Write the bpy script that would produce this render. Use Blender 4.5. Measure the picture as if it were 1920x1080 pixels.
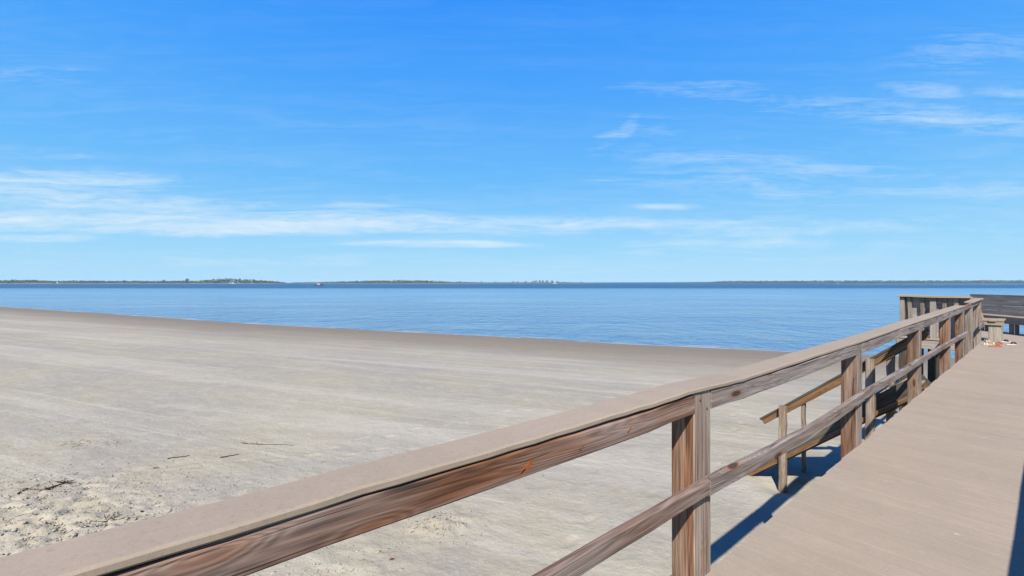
import bpy, math, random
import numpy as np
from mathutils import Vector
random.seed(7)
S = bpy.context.scene
COL = S.collection
for o in list(bpy.data.objects): bpy.data.objects.remove(o)

# ---------------------------------------------------------------- camera
F = 853.0                      # focal length in pixels of the 1920 px wide photograph
TH = math.atan2(1973 - 960, F) # heading of the pier
SN, CS = math.sin(TH), math.cos(TH)
EYE = 4.2                      # eye above the water
HOR = 529.5
cam_d = bpy.data.cameras.new('camera'); cam = bpy.data.objects.new('camera', cam_d); COL.objects.link(cam)
cam.location = (0, 0, EYE); cam.rotation_euler = (math.radians(90), 0, 0)
cam_d.sensor_width = 36; cam_d.lens = F / 1920 * 36; cam_d.shift_y = (HOR - 540) / 1920
cam_d.clip_start = 0.05; cam_d.clip_end = 30000
S.camera = cam

# ---------------------------------------------------------------- light
SUN_H = Vector((-0.259, -0.956)).normalized(); SUN_EL = math.radians(45.3)
sd = Vector((SUN_H.x * math.cos(SUN_EL), SUN_H.y * math.cos(SUN_EL), math.sin(SUN_EL)))
sl = bpy.data.lights.new('sun', 'SUN'); sl.energy = 5.0; sl.angle = math.radians(0.55); sl.color = (1.0, 0.94, 0.84)
so = bpy.data.objects.new('sun', sl); COL.objects.link(so); so.rotation_euler = sd.to_track_quat('Z', 'Y').to_euler()
S.view_settings.view_transform = 'Standard'; S.view_settings.look = 'None'
S.view_settings.exposure = 1.00; S.view_settings.gamma = 1.0

class NT:
    def __init__(s, tree): s.t = tree; s.t.nodes.clear()
    def n(s, typ, ins=None, **kw):
        nd = s.t.nodes.new(typ)
        for k, v in kw.items(): setattr(nd, k, v)
        if ins:
            for k, v in ins.items(): s.put(nd.inputs[k], v)
        return nd
    def put(s, sock, v):
        if isinstance(v, bpy.types.NodeSocket): s.t.links.new(v, sock)
        elif isinstance(v, bpy.types.Node): s.t.links.new(v.outputs[0], sock)
        else:
            if hasattr(sock.default_value, '__len__') and not hasattr(v, '__len__'): v = (v,) * len(sock.default_value)
            if hasattr(v, '__len__') and len(v) == 3 and len(sock.default_value) == 4: v = (*v, 1)
            sock.default_value = v
    def m(s, op, a, b=0.0, c=None, clamp=False):
        nd = s.n('ShaderNodeMath', operation=op, use_clamp=clamp); s.put(nd.inputs[0], a); s.put(nd.inputs[1], b)
        if c is not None: s.put(nd.inputs[2], c)
        return nd.outputs[0]
    def vm(s, op, a, b=(0, 0, 0)):
        nd = s.n('ShaderNodeVectorMath', operation=op); s.put(nd.inputs[0], a); s.put(nd.inputs[1], b); return nd.outputs[0]
    def mix(s, f, a, b, mode='MIX'):
        nd = s.n('ShaderNodeMix', data_type='RGBA', blend_type=mode)
        s.put(nd.inputs[0], f); s.put(nd.inputs[6], a); s.put(nd.inputs[7], b); return nd.outputs[2]
    def noise(s, v, sc=1.0, det=4, rough=0.55, dist=0.0):
        return s.n('ShaderNodeTexNoise', {'Vector': v, 'Scale': sc, 'Detail': det, 'Roughness': rough, 'Distortion': dist}).outputs[0]
    def mr(s, v, a, b, c=0.0, d=1.0, smooth=False):
        nd = s.n('ShaderNodeMapRange', {0: v, 1: a, 2: b, 3: c, 4: d})
        if smooth: nd.interpolation_type = 'SMOOTHSTEP'
        return nd.outputs[0]
    def ramp(s, f, stops):
        nd = s.n('ShaderNodeValToRGB', {0: f}); e = nd.color_ramp.elements
        while len(e) < len(stops): e.new(0.5)
        for i, (p, c) in enumerate(stops): e[i].position = p; e[i].color = (*c, 1) if len(c) == 3 else c
        return nd.outputs[0]

def srgb(r, g, b):
    return tuple(((c / 255) / 12.92 if c / 255 <= 0.04045 else ((c / 255 + 0.055) / 1.055) ** 2.4) for c in (r, g, b))

# ---------------------------------------------------------------- sky
SKYS = 0.055
W = bpy.data.worlds.new('World'); S.world = W; W.use_nodes = True
w = NT(W.node_tree)
sky = w.n('ShaderNodeTexSky', sky_type='NISHITA', sun_disc=False, sun_elevation=SUN_EL,
          sun_rotation=math.atan2(SUN_H.x, SUN_H.y), altitude=0, air_density=1.0, dust_density=0.25, ozone_density=2.2)
tc = w.n('ShaderNodeTexCoord')
sp = w.n('ShaderNodeSeparateXYZ', {0: tc.outputs['Generated']})
el = w.m('ARCSINE', sp.outputs[2])
# clear maritime air: the physical sky keeps its brightness, its colour goes to azure
KS = 1 / (2 ** 1.00 * SKYS)
azure = w.ramp(w.mr(el, 0.0, 0.7), [(0.0, tuple(c * .1 for c in srgb(172, 222, 250))), (0.10, tuple(c * .1 for c in srgb(148, 213, 252))), (0.30, tuple(c * .1 for c in srgb(108, 190, 254))),
     (0.55, tuple(c * .1 for c in srgb(76, 168, 255))), (0.80, tuple(c * .1 for c in srgb(52, 150, 255))), (1.0, tuple(c * .1 for c in srgb(30, 118, 240)))])
azure = w.vm('SCALE', azure); azure.node.inputs['Scale'].default_value = 10 * KS
hsv = w.mix(0.94, sky, azure)
# great circle coordinates: straight cirrus bands in the northern half of the sky
ysafe = w.m('MAXIMUM', sp.outputs[1], 0.06)
gu = w.m('DIVIDE', sp.outputs[0], ysafe); gv = w.m('DIVIDE', sp.outputs[2], ysafe)
az, el0 = gu, gv
cpos = w.n('ShaderNodeCombineXYZ', {0: gu, 1: w.m('MULTIPLY', gv, 7.0), 2: 0.0})
cwarp = w.noise(cpos, 1.6, 4, 0.55)
cn = w.noise(w.n('ShaderNodeCombineXYZ', {0: w.m('MULTIPLY', gu, 2.6), 1: w.m('MULTIPLY_ADD', gv, 50.0, w.m('MULTIPLY', cwarp, 5.0)), 2: 1.7}), 1.0, 7, 0.6, 0.3)
cn2 = w.noise(w.n('ShaderNodeCombineXYZ', {0: w.m('MULTIPLY', gu, 9.0), 1: w.m('MULTIPLY_ADD', gv, 70.0, w.m('MULTIPLY', cwarp, 9.0)), 2: 5.1}), 1.0, 6, 0.65, 0.5)
def streak(px, py, hw, hh, amp, tilt=0.0):
    """a cirrus streak centred on a direction of the sky"""
    a0 = (px - 960) / F; e0 = (HOR - py) / F
    da = w.m('SUBTRACT', gu, a0); x = w.m('DIVIDE', da, hw / F)
    y = w.m('SUBTRACT', w.m('SUBTRACT', gv, e0), w.m('MULTIPLY', da, tilt))
    y = w.m('DIVIDE', w.m('MULTIPLY_ADD', w.m('SUBTRACT', cwarp, 0.5), min(.03, hh / F * 1.1), y), hh * 1.35 / F)
    r = w.m('ADD', w.m('MULTIPLY', x, x), w.m('MULTIPLY', y, y))
    return w.m('MULTIPLY', w.mr(r, 0.0, 1.0, 1.0, 0.0, smooth=True), amp)
STREAKS = [(60, 345, 420, 26, .8, 0), (100, 375, 560, 26, .72, -.03), (60, 412, 300, 22, .9, 0), (330, 420, 420, 26, .95, -.02),
           (640, 418, 480, 24, .75, 0), (980, 422, 460, 20, .62, 0), (1420, 428, 420, 22, .5, 0), (60, 447, 200, 9, .7, 0),
           (820, 458, 260, 8, .9, -.005), (1380, 455, 420, 11, .5, -.004), (1300, 478, 330, 12, .4, -.03), (1262, 388, 100, 8, .62, 0),
           (1135, 264, 62, 17, .5, .36), (1178, 242, 34, 22, .5, .7), (1205, 248, 110, 34, .22, 0), (1320, 170, 240, 22, .42, -.04), (1600, 202, 360, 22, .55, -.05), (1800, 222, 360, 26, .6, -.06),
           (1720, 168, 130, 15, .5, -.08), (1890, 172, 100, 11, .5, -.02), (1850, 95, 260, 40, .34, .05), (70, 145, 170, 20, .34, -.01),
           (1500, 335, 560, 30, .42, -.01), (1300, 296, 380, 14, .42, -.02), (1690, 244, 110, 8, .25, 0), (680, 386, 120, 8, .5, 0),
           (450, 495, 500, 22, .3, 0), (1700, 410, 150, 9, .35, 0), (1480, 368, 140, 10, .42, 0), (1850, 350, 220, 22, .4, 0), (130, 292, 110, 6, .3, 0)]
tot = None
for k in STREAKS:
    q = streak(*k); tot = q if tot is None else w.m('MAXIMUM', tot, q)
cn3 = w.noise(w.n('ShaderNodeCombineXYZ', {0: w.m('MULTIPLY', gu, 16.0), 1: w.m('MULTIPLY_ADD', gv, 170.0, w.m('MULTIPLY', cn, 9.0)), 2: 9.3}), 1.0, 6, 0.7, 0.8)
fib = w.m('ADD', w.m('MULTIPLY', cn, 0.45), w.m('ADD', w.m('MULTIPLY', cn2, 0.33), w.m('MULTIPLY', cn3, 0.22)))
body = w.mr(w.m('ADD', tot, w.m('MULTIPLY', w.m('SUBTRACT', fib, 0.5), 3.9)), 0.18, 1.45, 0.0, 1.0)
tex = w.m('MULTIPLY', body, w.m('MINIMUM', w.m('MULTIPLY', tot, 1.5), 1.0))
veil = w.m('MULTIPLY', w.mr(w.m('ADD', w.m('MULTIPLY', cn, .6), w.m('MULTIPLY', cn2, .4)), 0.46, 0.68), w.mr(el, 0.04, 0.42, 0.22, 0.05))
low = w.mr(el, 0.02, 0.22, 0.10, 0.0)
cl = w.m('MULTIPLY', w.m('ADD', w.m('ADD', tex, veil), low), 0.80, clamp=True)
cl = w.m('MULTIPLY', cl, w.mr(sp.outputs[2], 0.0, 0.03))
CLOUD = tuple(c * KS for c in srgb(226, 242, 252))
skyc = w.mix(cl, hsv, CLOUD)
bg = w.n('ShaderNodeBackground', {'Color': skyc, 'Strength': SKYS})
w.n('ShaderNodeOutputWorld', {'Surface': bg})

# ---------------------------------------------------------------- coordinates
def P(s, l, z=0.0):
    """pier coordinates: s metres along the pier, l metres to its left, z above the deck (deck = 0)"""
    return Vector((s * SN - l * CS, s * CS + l * SN, z + EYE - 1.5))
DIRS = Vector((SN, CS, 0)); DIRL = Vector((-CS, SN, 0)); UP = Vector((0, 0, 1))
def ground_at(px, py, z):
    y = F * (EYE - z) / (py - HOR); return Vector(((px - 960) / F * y, y, z))
DK = EYE - 1.5

# ---------------------------------------------------------------- object helpers
def tag(o, label=None, cat=None, group=None, kind=None):
    if label: o['label'] = label
    if cat: o['category'] = cat
    if group: o['group'] = group
    if kind: o['kind'] = kind
    return o
def thing(name, label, cat, loc, group=None, rz=0.0):
    o = bpy.data.objects.new(name, None); COL.objects.link(o); o.location = loc; o.rotation_euler = (0, 0, rz)
    o.empty_display_size = 0.2
    return tag(o, label, cat, group)

class MB:
    """collects boards and shapes into one mesh, with grain coordinates for the wood"""
    def __init__(s): s.v = []; s.f = []; s.g = []; s.wt = []; s.tn = []
    def beam(s, pts, wd, th, up=UP, ch=0.004, weather=0.5, tone=None, wob=0.0012, step=0.22, ends=True):
        pts = [Vector(p) for p in pts]
        # resample
        out = [pts[0]]
        for a, b in zip(pts, pts[1:]):
            n = max(1, int((b - a).length / step))
            for i in range(1, n + 1): out.append(a.lerp(b, i / n))
        tone = random.random() if tone is None else tone
        off = Vector((random.uniform(-50, 50), random.uniform(-9, 9), random.uniform(-9, 9)))
        hw, ht = wd / 2, th / 2; c = min(ch, hw * .6, ht * .6)
        sec = [(hw, -ht + c), (hw, ht - c), (hw - c, ht), (-hw + c, ht), (-hw, ht - c), (-hw, -ht + c), (-hw + c, -ht), (hw - c, -ht)]
        base = len(s.v); dist = 0
        for i, p in enumerate(out):
            d = (out[min(i + 1, len(out) - 1)] - out[max(i - 1, 0)]).normalized()
            side = d.cross(up).normalized(); u2 = side.cross(d).normalized()
            if i: dist += (p - out[i - 1]).length
            ja, jb = random.gauss(0, wob), random.gauss(0, wob)
            for (a, b) in sec:
                s.v.append(p + side * (a + ja + random.gauss(0, wob * .35)) + u2 * (b + jb + random.gauss(0, wob * .35)))
                s.g.append((dist + off.x, a + off.y, b + off.z))
        n = 8
        for i in range(len(out) - 1):
            d = (out[i + 1] - out[i]).normalized(); side = d.cross(up).normalized(); u2 = side.cross(d).normalized()
            nr = [side, side + u2, u2, u2 - side, -side, -side - u2, -u2, side - u2]
            for k in range(n):
                a = base + i * n + k; b = base + i * n + (k + 1) % n
                s.f.append((a, a + n, b + n, b)); s.tn.append(tone)
                s.wt.append(weather(nr[k].normalized()) if callable(weather) else weather)
        if ends:
            s.f.append(tuple(base + k for k in range(n))); s.f.append(tuple(base + (len(out) - 1) * n + k for k in reversed(range(n))))
            for q in (-1, 1):
                s.wt.append(weather(q * d) if callable(weather) else weather); s.tn.append(tone)
        return s
    def poly(s, vs, fs, tone=0.5, weather=0.5):
        base = len(s.v)
        for v in vs: s.v.append(Vector(v)); s.g.append(tuple(v))
        for f in fs: s.f.append(tuple(base + i for i in f)); s.wt.append(weather); s.tn.append(tone)
        return s
    def box(s, c, sx, sy, sz, rz=0.0, **kw):
        ca, sa = math.cos(rz), math.sin(rz); c = Vector(c)
        vs = [c + Vector((ca * x * sx / 2 - sa * y * sy / 2, sa * x * sx / 2 + ca * y * sy / 2, z * sz / 2)) for x in (-1, 1) for y in (-1, 1) for z in (-1, 1)]
        return s.poly(vs, [(0, 1, 3, 2), (4, 6, 7, 5), (0, 4, 5, 1), (2, 3, 7, 6), (0, 2, 6, 4), (1, 5, 7, 3)], **kw)
    def cyl(s, a, b, r0, r1=None, n=12, **kw):
        a, b = Vector(a), Vector(b); r1 = r0 if r1 is None else r1; d = (b - a).normalized()
        x = d.cross(UP if abs(d.z) < .9 else Vector((1, 0, 0))).normalized(); y = d.cross(x)
        vs = [p + (x * math.cos(t) + y * math.sin(t)) * r for p, r in ((a, r0), (b, r1)) for t in [2 * math.pi * i / n for i in range(n)]]
        fs = [(i, (i + 1) % n, n + (i + 1) % n, n + i) for i in range(n)] + [tuple(reversed(range(n))), tuple(range(n, 2 * n))]
        return s.poly(vs, fs, **kw)
    def build(s, name, mat, parent=None, smooth=False):
        me = bpy.data.meshes.new(name)
        inv = parent.matrix_basis.inverted() if parent else None
        o0 = parent.location if parent else Vector((0, 0, 0))
        if parent and parent.parent: o0 = o0 + parent.parent.location
        me.from_pydata([tuple(v - o0) for v in s.v], [], s.f)
        at = me.attributes.new('grain', 'FLOAT_VECTOR', 'POINT'); at.data.foreach_set('vector', np.array(s.g, dtype=np.float32).ravel())
        at = me.attributes.new('weather', 'FLOAT', 'FACE'); at.data.foreach_set('value', np.array(s.wt, dtype=np.float32))
        at = me.attributes.new('tone', 'FLOAT', 'FACE'); at.data.foreach_set('value', np.array(s.tn, dtype=np.float32))
        if smooth: me.polygons.foreach_set('use_smooth', [True] * len(me.polygons))
        me.update()
        me.materials.append(mat)
        o = bpy.data.objects.new(name, me); COL.objects.link(o)
        if parent: o.parent = parent
        return o

def AH(r, g, b): c = srgb(r, g, b); return (c[0] * .492, c[1] * .480, c[2] * .448)   # picture colour of a sunlit level surface -> base colour
def AV(r, g, b): c = srgb(r, g, b); return (c[0] * .60, c[1] * .585, c[2] * .57)    # the same for surfaces lit aslant
# ---------------------------------------------------------------- materials
def new_mat(name):
    m = bpy.data.materials.new(name); m.use_nodes = True; t = NT(m.node_tree); return m, t
def finish(t, base, rough=0.7, height=None, bump=0.3, dist=0.01, spec=0.3, **extra):
    ins = {'Base Color': base, 'Roughness': rough, 'Specular IOR Level': spec}; ins.update(extra)
    if height is not None: ins['Normal'] = t.n('ShaderNodeBump', {'Strength': bump, 'Distance': dist, 'Height': height}).outputs[0]
    b = t.n('ShaderNodeBsdfPrincipled', ins); t.n('ShaderNodeOutputMaterial', {'Surface': b}); return b

def wood(name, brown_d, brown_l, grey_d, grey_l, bias=0.0, knots=0.55, spec=0.25):
    m, t = new_mat(name)
    g = t.n('ShaderNodeAttribute', attribute_name='grain').outputs['Vector']
    wt = t.n('ShaderNodeAttribute', attribute_name='weather').outputs['Fac']
    tn = t.n('ShaderNodeAttribute', attribute_name='tone').outputs['Fac']
    vo = t.n('ShaderNodeTexVoronoi', {'Vector': t.vm('MULTIPLY', g, (2.2, 8.5, 8.5)), 'Scale': 1.0})
    has = t.m('GREATER_THAN', t.n('ShaderNodeSeparateColor', {0: vo.outputs['Color']}).outputs[0], knots)
    kd = vo.outputs['Distance']
    kfield = t.m('MULTIPLY', t.mr(kd, 0.42, 0.0, 0.0, 1.0, smooth=True), has)
    kcore = t.m('MULTIPLY', t.mr(kd, 0.17, 0.10, 0.0, 1.0, smooth=True), has)
    ring = t.noise(t.vm('MULTIPLY', g, (0.55, 9.0, 9.0)), 1.0, 2, 0.4)
    phase = t.m('MULTIPLY_ADD', ring, 9.0, t.m('MULTIPLY', kfield, 1.7))
    lines = t.m('MULTIPLY_ADD', t.m('SINE', t.m('MULTIPLY', phase, 16.0)), 0.5, 0.5)
    med = t.noise(t.vm('ADD', t.vm('MULTIPLY', g, (2.0, 68.0, 68.0)), (1, 8, 2)), 1.0, 3, 0.6)
    fine = t.noise(t.vm('ADD', t.vm('MULTIPLY', g, (3.0, 150.0, 150.0)), (3, 1, 7)), 1.0, 4, 0.7)
    streakn = t.noise(t.vm('MULTIPLY', g, (1.1, 24.0, 24.0)), 1.0, 5, 0.65, 0.4)
    big = t.noise(t.vm('MULTIPLY', g, (1.3, 7.0, 7.0)), 1.0, 3, 0.5)
    gr = t.m('ADD', t.m('ADD', t.m('MULTIPLY', lines, 0.16), t.m('MULTIPLY', t.mr(med, 0.30, 0.70), 0.36)), t.m('ADD', t.m('MULTIPLY', t.mr(fine, .3, .7), 0.20), t.m('MULTIPLY', t.mr(streakn, 0.30, 0.70), 0.36)))
    brown = t.ramp(gr, [(0.20, brown_d), (0.90, brown_l)])
    grey = t.ramp(gr, [(0.20, grey_d), (0.88, grey_l)])
    wm = t.m('ADD', t.m('ADD', wt, bias), t.m('MULTIPLY', t.m('SUBTRACT', t.m('ADD', t.m('MULTIPLY', big, .6), t.m('MULTIPLY', streakn, .4)), 0.5), 3.2), clamp=True)
    c = t.mix(wm, brown, grey)
    c = t.mix(t.m('MULTIPLY', t.mr(kd, 0.30, 0.14, 0.0, 0.5, smooth=True), has), c, brown_l)
    c = t.mix(t.m('MULTIPLY', kcore, 0.8), c, tuple(x * .45 for x in brown_d))
    crack = t.m('MULTIPLY', t.mr(t.noise(t.vm('MULTIPLY', g, (1.4, 46.0, 46.0)), 1.0, 2, 0.5, 0.2), 0.335, 0.27), 0.8, clamp=True)
    c = t.mix(crack, c, (0.02, 0.016, 0.014))
    tv = t.mr(tn, 0.0, 1.0, 0.82, 1.16)
    c = t.mix(1.0, c, t.n('ShaderNodeCombineColor', {0: tv, 1: tv, 2: tv}), 'MULTIPLY')
    h = t.m('SUBTRACT', t.m('ADD', t.m('MULTIPLY', lines, 0.35), t.m('MULTIPLY', fine, 0.6)), t.m('MULTIPLY', crack, 1.6))
    finish(t, c, t.mr(gr, 0, 1, 0.86, 0.66), h, 0.55, 0.0035, spec)
    return m

M = {}
M['rail'] = wood('weathered_rail', AV(72, 48, 34), AV(156, 108, 76), AV(92, 85, 82), AV(182, 172, 165), bias=0.12, knots=.42)
M['post'] = wood('post_wood', AV(72, 48, 34), AV(158, 116, 86), AV(100, 90, 84), AV(186, 174, 161), bias=0.0)
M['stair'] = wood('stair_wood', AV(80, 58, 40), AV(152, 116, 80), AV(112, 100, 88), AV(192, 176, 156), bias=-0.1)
M['bench'] = wood('bench_wood', AV(112, 98, 88), AV(160, 146, 132), AV(124, 116, 110), AV(184, 176, 166), bias=0.3, knots=0.85)
M['pale_bench'] = wood('pale_bench_wood', AV(140, 130, 122), AV(180, 172, 164), AV(150, 144, 140), AV(204, 198, 192), bias=0.4, knots=0.9)
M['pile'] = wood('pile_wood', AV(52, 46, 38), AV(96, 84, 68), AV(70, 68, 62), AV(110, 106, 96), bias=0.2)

def tan_boards(name, base, dirt, spotty=0.5, streaky=0.25):
    m, t = new_mat(name)
    g = t.n('ShaderNodeAttribute', attribute_name='grain').outputs['Vector']
    tn = t.n('ShaderNodeAttribute', attribute_name='tone').outputs['Fac']
    pos = t.n('ShaderNodeNewGeometry').outputs['Position']
    big = t.noise(pos, 1.3, 4, 0.6); mid = t.noise(pos, 9.0, 4, 0.65); fine = t.noise(pos, 260.0, 3, 0.7)
    str_ = t.noise(t.vm('MULTIPLY', g, (2.2, 55.0, 55.0)), 1.0, 4, 0.6)
    c = t.mix(t.mr(big, 0.35, 0.68), base, tuple(a * .89 for a in base))
    c = t.mix(t.mr(str_, 0.45, 0.75, 0.0, streaky), c, dirt)
    sp2 = t.noise(pos, 75.0, 4, 0.75); c = t.mix(t.mr(sp2, 0.56, 0.74, 0.0, 0.6), c, dirt); c = t.mix(t.mr(sp2, 0.44, 0.28, 0.0, 0.5), c, tuple(min(1, a * 1.16) for a in base))
    c = t.mix(t.mr(mid, 0.55, 0.8, 0.0, 0.5), c, tuple(min(1, a * 1.13) for a in base))
    c = t.mix(t.mr(fine, 0.62, 0.8, 0.0, 0.55), c, dirt)
    spots = t.n('ShaderNodeTexVoronoi', {'Vector': pos, 'Scale': 2.3})
    c = t.mix(t.mr(spots.outputs['Distance'], 0.045, 0.02, 0.0, spotty), c, (0.42, 0.38, 0.32))
    tv = t.mr(tn, 0.0, 1.0, 0.975, 1.02)
    c = t.mix(1.0, c, t.n('ShaderNodeCombineColor', {0: tv, 1: tv, 2: tv}), 'MULTIPLY')
    h = t.m('ADD', t.m('MULTIPLY', fine, 0.5), t.m('ADD', t.m('MULTIPLY', str_, 0.5), mid))
    finish(t, c, 0.85, h, 0.35, 0.003, 0.2)
    return m
M['deck'] = tan_boards('deck_boards', AH(187, 172, 156), AH(154, 138, 121))
M['cap'] = tan_boards('cap_boards', AH(184, 169, 153), AH(144, 127, 108), 0.1, 0.10)

def plain(name, col, rough=.6, spec=.3, var=.12):
    m, t = new_mat(name); pos = t.n('ShaderNodeTexCoord').outputs['Object']
    n = t.noise(pos, 40, 3, .6); c = t.mix(t.mr(n, .3, .7), tuple(x * (1 - var) for x in col), tuple(min(1, x * (1 + var)) for x in col))
    finish(t, c, rough, n, .2, .001, spec); return m

# ---------------------------------------------------------------- shore shape
SHX = [-6000, -400, -88.6, -55, -25.8, 0, 7.4, 17.3, 40, 120, 6000]
SHY = [3600, 262, 78.7, 61.5, 45.9, 34.8, 31.3, 27.4, 20, -2, -900]
def shore(x): return np.interp(x, SHX, SHY)
def vnoise(x, y, seed=0):
    xi = np.floor(x).astype(np.int64); yi = np.floor(y).astype(np.int64); fx = x - xi; fy = y - yi
    def h(a, b):
        n = (a * 374761393 + b * 668265263 + seed * 974634777) & 0x7fffffff
        n = ((n ^ (n >> 13)) * 1274126177) & 0x7fffffff
        return ((n ^ (n >> 16)) & 0xffff) / 65535.0
    fx = fx * fx * (3 - 2 * fx); fy = fy * fy * (3 - 2 * fy)
    return (h(xi, yi) * (1 - fx) + h(xi + 1, yi) * fx) * (1 - fy) + (h(xi, yi + 1) * (1 - fx) + h(xi + 1, yi + 1) * fx) * fy
def fbm(x, y, o, seed=0):
    s = 0; a = .5
    for i in range(o): s = s + a * (vnoise(x, y, seed + i) - .5); x = x * 2.03 + 5.1; y = y * 2.03 + 1.7; a *= .5
    return s
def rough_mask(x, y):
    c = ground_at(60, 985, 0.6)
    a = np.exp(-(((x - c.x) / 2.6) ** 2 + ((y - c.y) / 1.35) ** 2))
    for (px, py, r, k) in ((822, 985, .5, 1.0), (560, 905, .5, .35), (650, 1060, .7, .5), (750, 1075, .5, .5), (330, 940, .9, .35), (140, 830, .9, .25), (240, 905, 1.3, .4)):
        q = ground_at(px, py, 0.6); a = np.maximum(a, k * np.exp(-(((x - q.x) ** 2 + (y - q.y) ** 2) / r ** 2)))
    return a
def sand_z(x, y):
    e = (shore(x) + 0.5 * fbm(x * .12, y * .12, 3, 5) - y) * 0.9
    z = np.where(e < 20, 0.03 * e, 0.6 + 0.0015 * (e - 20)); z = np.maximum(z, -3.0)
    near = np.clip((60 - np.hypot(x, y)) / 50, 0, 1)
    z = z + near * np.clip(e / 8, 0.12, 1) * (0.05 * fbm(x * .35, y * .35, 4, 2) + 0.022 * fbm(x * 2.6, y * 2.6, 3, 3) + 0.010 * fbm(x * 7, y * 7, 2, 9))
    r = rough_mask(x, y)
    z = z + near * r * (0.22 * np.abs(fbm(x * 4.2, y * 4.2, 4, 11)) + 0.15 * np.abs(fbm(x * 9, y * 11, 2, 12)) + 0.06 * fbm(x * 15, y * 17, 2, 14))
    nb = P(8.7, 3.04, 0)   # small mound and scour about the newel post
    rr = np.hypot(x - nb.x, y - nb.y); z = z - 0.05 * np.exp(-(rr / .22) ** 2) + 0.05 * np.exp(-((rr - .55) / .25) ** 2)
    return z
def axis(lo, a, b, hi, st, gr):
    mid = list(np.arange(a, b, st)); r = [b]; d = st
    while r[-1] < hi: d *= gr; r.append(r[-1] + d)
    l = [a]; d = st
    while l[-1] > lo: d *= gr; l.append(l[-1] - d)
    return np.array(l[::-1][:-1] + mid + r)
xs = axis(-6000, -12, 7, 6000, 0.055, 1.075); ys = axis(-2000, 3.4, 13, 4000, 0.05, 1.07)
X, Y = np.meshgrid(xs, ys); Z = sand_z(X, Y)
fr = random.Random(5); prints = []
for (px, py, dx, dy, n) in ((90, 700, .62, -.16, 12), (330, 700, .58, .1, 14), (60, 900, .6, .14, 12), (620, 840, .5, .34, 10), (1180, 760, -.55, .2, 12), (1380, 820, .3, .6, 8), (1060, 1010, .5, .4, 8)):
    q = ground_at(px, py, .6); hd = math.atan2(dy, dx)
    for i in range(n):
        sgn = 1 if i % 2 else -1
        prints.append((q.x + dx * i * 1.1 - math.sin(hd) * .09 * sgn + fr.uniform(-.05, .05), q.y + dy * i * 1.1 + math.cos(hd) * .09 * sgn + fr.uniform(-.05, .05), hd + fr.uniform(-.2, .2), fr.uniform(.5, 1)))
for i in range(130):
    q = ground_at(fr.gauss(110, 150), min(1070, fr.gauss(980, 45)), .6); prints.append((q.x, q.y, fr.uniform(0, 6.3), fr.uniform(.6, 1.3)))
for (fx, fy, fa, fk) in prints:
    ix = np.where(abs(xs - fx) < .5)[0]; iy = np.where(abs(ys - fy) < .5)[0]
    if len(ix) < 2 or len(iy) < 2: continue
    sl = np.ix_(iy, ix); u = (X[sl] - fx) * math.cos(fa) + (Y[sl] - fy) * math.sin(fa); v = -(X[sl] - fx) * math.sin(fa) + (Y[sl] - fy) * math.cos(fa)
    r_ = np.sqrt((u / .15) ** 2 + (v / .065) ** 2); Z[sl] += fk * (-.028 * np.exp(-r_ ** 2) + .012 * np.exp(-((r_ - 1.7) / .5) ** 2))
me = bpy.data.meshes.new('beach_sand'); ny, nx = X.shape
idx = np.arange(nx * ny).reshape(ny, nx)
quads = np.stack([idx[:-1, :-1], idx[:-1, 1:], idx[1:, 1:], idx[1:, :-1]], -1).reshape(-1, 4)
me.vertices.add(nx * ny); me.vertices.foreach_set('co', np.stack([X, Y, Z], -1).astype(np.float32).ravel())
me.loops.add(quads.size); me.loops.foreach_set('vertex_index', quads.ravel().astype(np.int32))
me.polygons.add(len(quads)); me.polygons.foreach_set('loop_start', np.arange(0, quads.size, 4, dtype=np.int32)); me.polygons.foreach_set('use_smooth', np.ones(len(quads), dtype=bool))
me.update(calc_edges=True)
at = me.attributes.new('rough', 'FLOAT', 'POINT'); at.data.foreach_set('value', rough_mask(X, Y).astype(np.float32).ravel())
sand = bpy.data.objects.new('beach', me); COL.objects.link(sand); tag(sand, 'pale grey sand beach running down to the water', None, kind='structure')

m, t = new_mat('sand')
pos = t.n('ShaderNodeNewGeometry').outputs['Position']
rg = t.n('ShaderNodeAttribute', attribute_name='rough').outputs['Fac']
pz = t.n('ShaderNodeSeparateXYZ', {0: pos}).outputs[2]
rot = t.n('ShaderNodeVectorRotate', {'Vector': pos, 'Angle': math.radians(22)}, rotation_type='Z_AXIS').outputs[0]
n1 = t.noise(pos, 0.22, 4, 0.55); n2 = t.noise(pos, 1.6, 5, 0.62); n3 = t.noise(pos, 14, 4, 0.65); n4 = t.noise(pos, 120, 3, 0.7)
st1 = t.noise(t.vm('MULTIPLY', rot, (0.20, 1.7, 1.0)), 1.0, 5, 0.68, 0.5)
st2 = t.noise(t.vm('MULTIPLY', rot, (1.1, 6.5, 1.0)), 1.0, 4, 0.7, 0.6)
mott = t.noise(t.vm('MULTIPLY', rot, (2.2, 4.2, 1.0)), 1.0, 5, 0.72, 0.8)
grey = AH(176, 171, 161); warm = AH(184, 178, 159); pale = AH(210, 205, 192); dark = AH(160, 153, 143)
c = t.mix(t.mr(n1, 0.44, 0.58), grey, warm)
c = t.mix(t.mr(n2, 0.52, 0.70, 0, .35), c, pale)
c = t.mix(t.mr(st1, 0.53, 0.72, 0, 0.5), c, pale)
c = t.mix(t.mr(st1, 0.46, 0.30, 0, 0.4), c, dark)
c = t.mix(t.mr(st2, 0.56, 0.74, 0, 0.28), c, pale)
c = t.mix(t.mr(mott, 0.44, 0.30, 0, 0.32), c, dark)
grit = t.noise(t.vm('MULTIPLY', rot, (9, 14, 1)), 1.0, 4, 0.72, 0.5)
c = t.mix(t.mr(grit, 0.56, 0.72, 0, 0.65), c, pale)
c = t.mix(t.mr(grit, 0.42, 0.28, 0, 0.5), c, dark)
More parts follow.
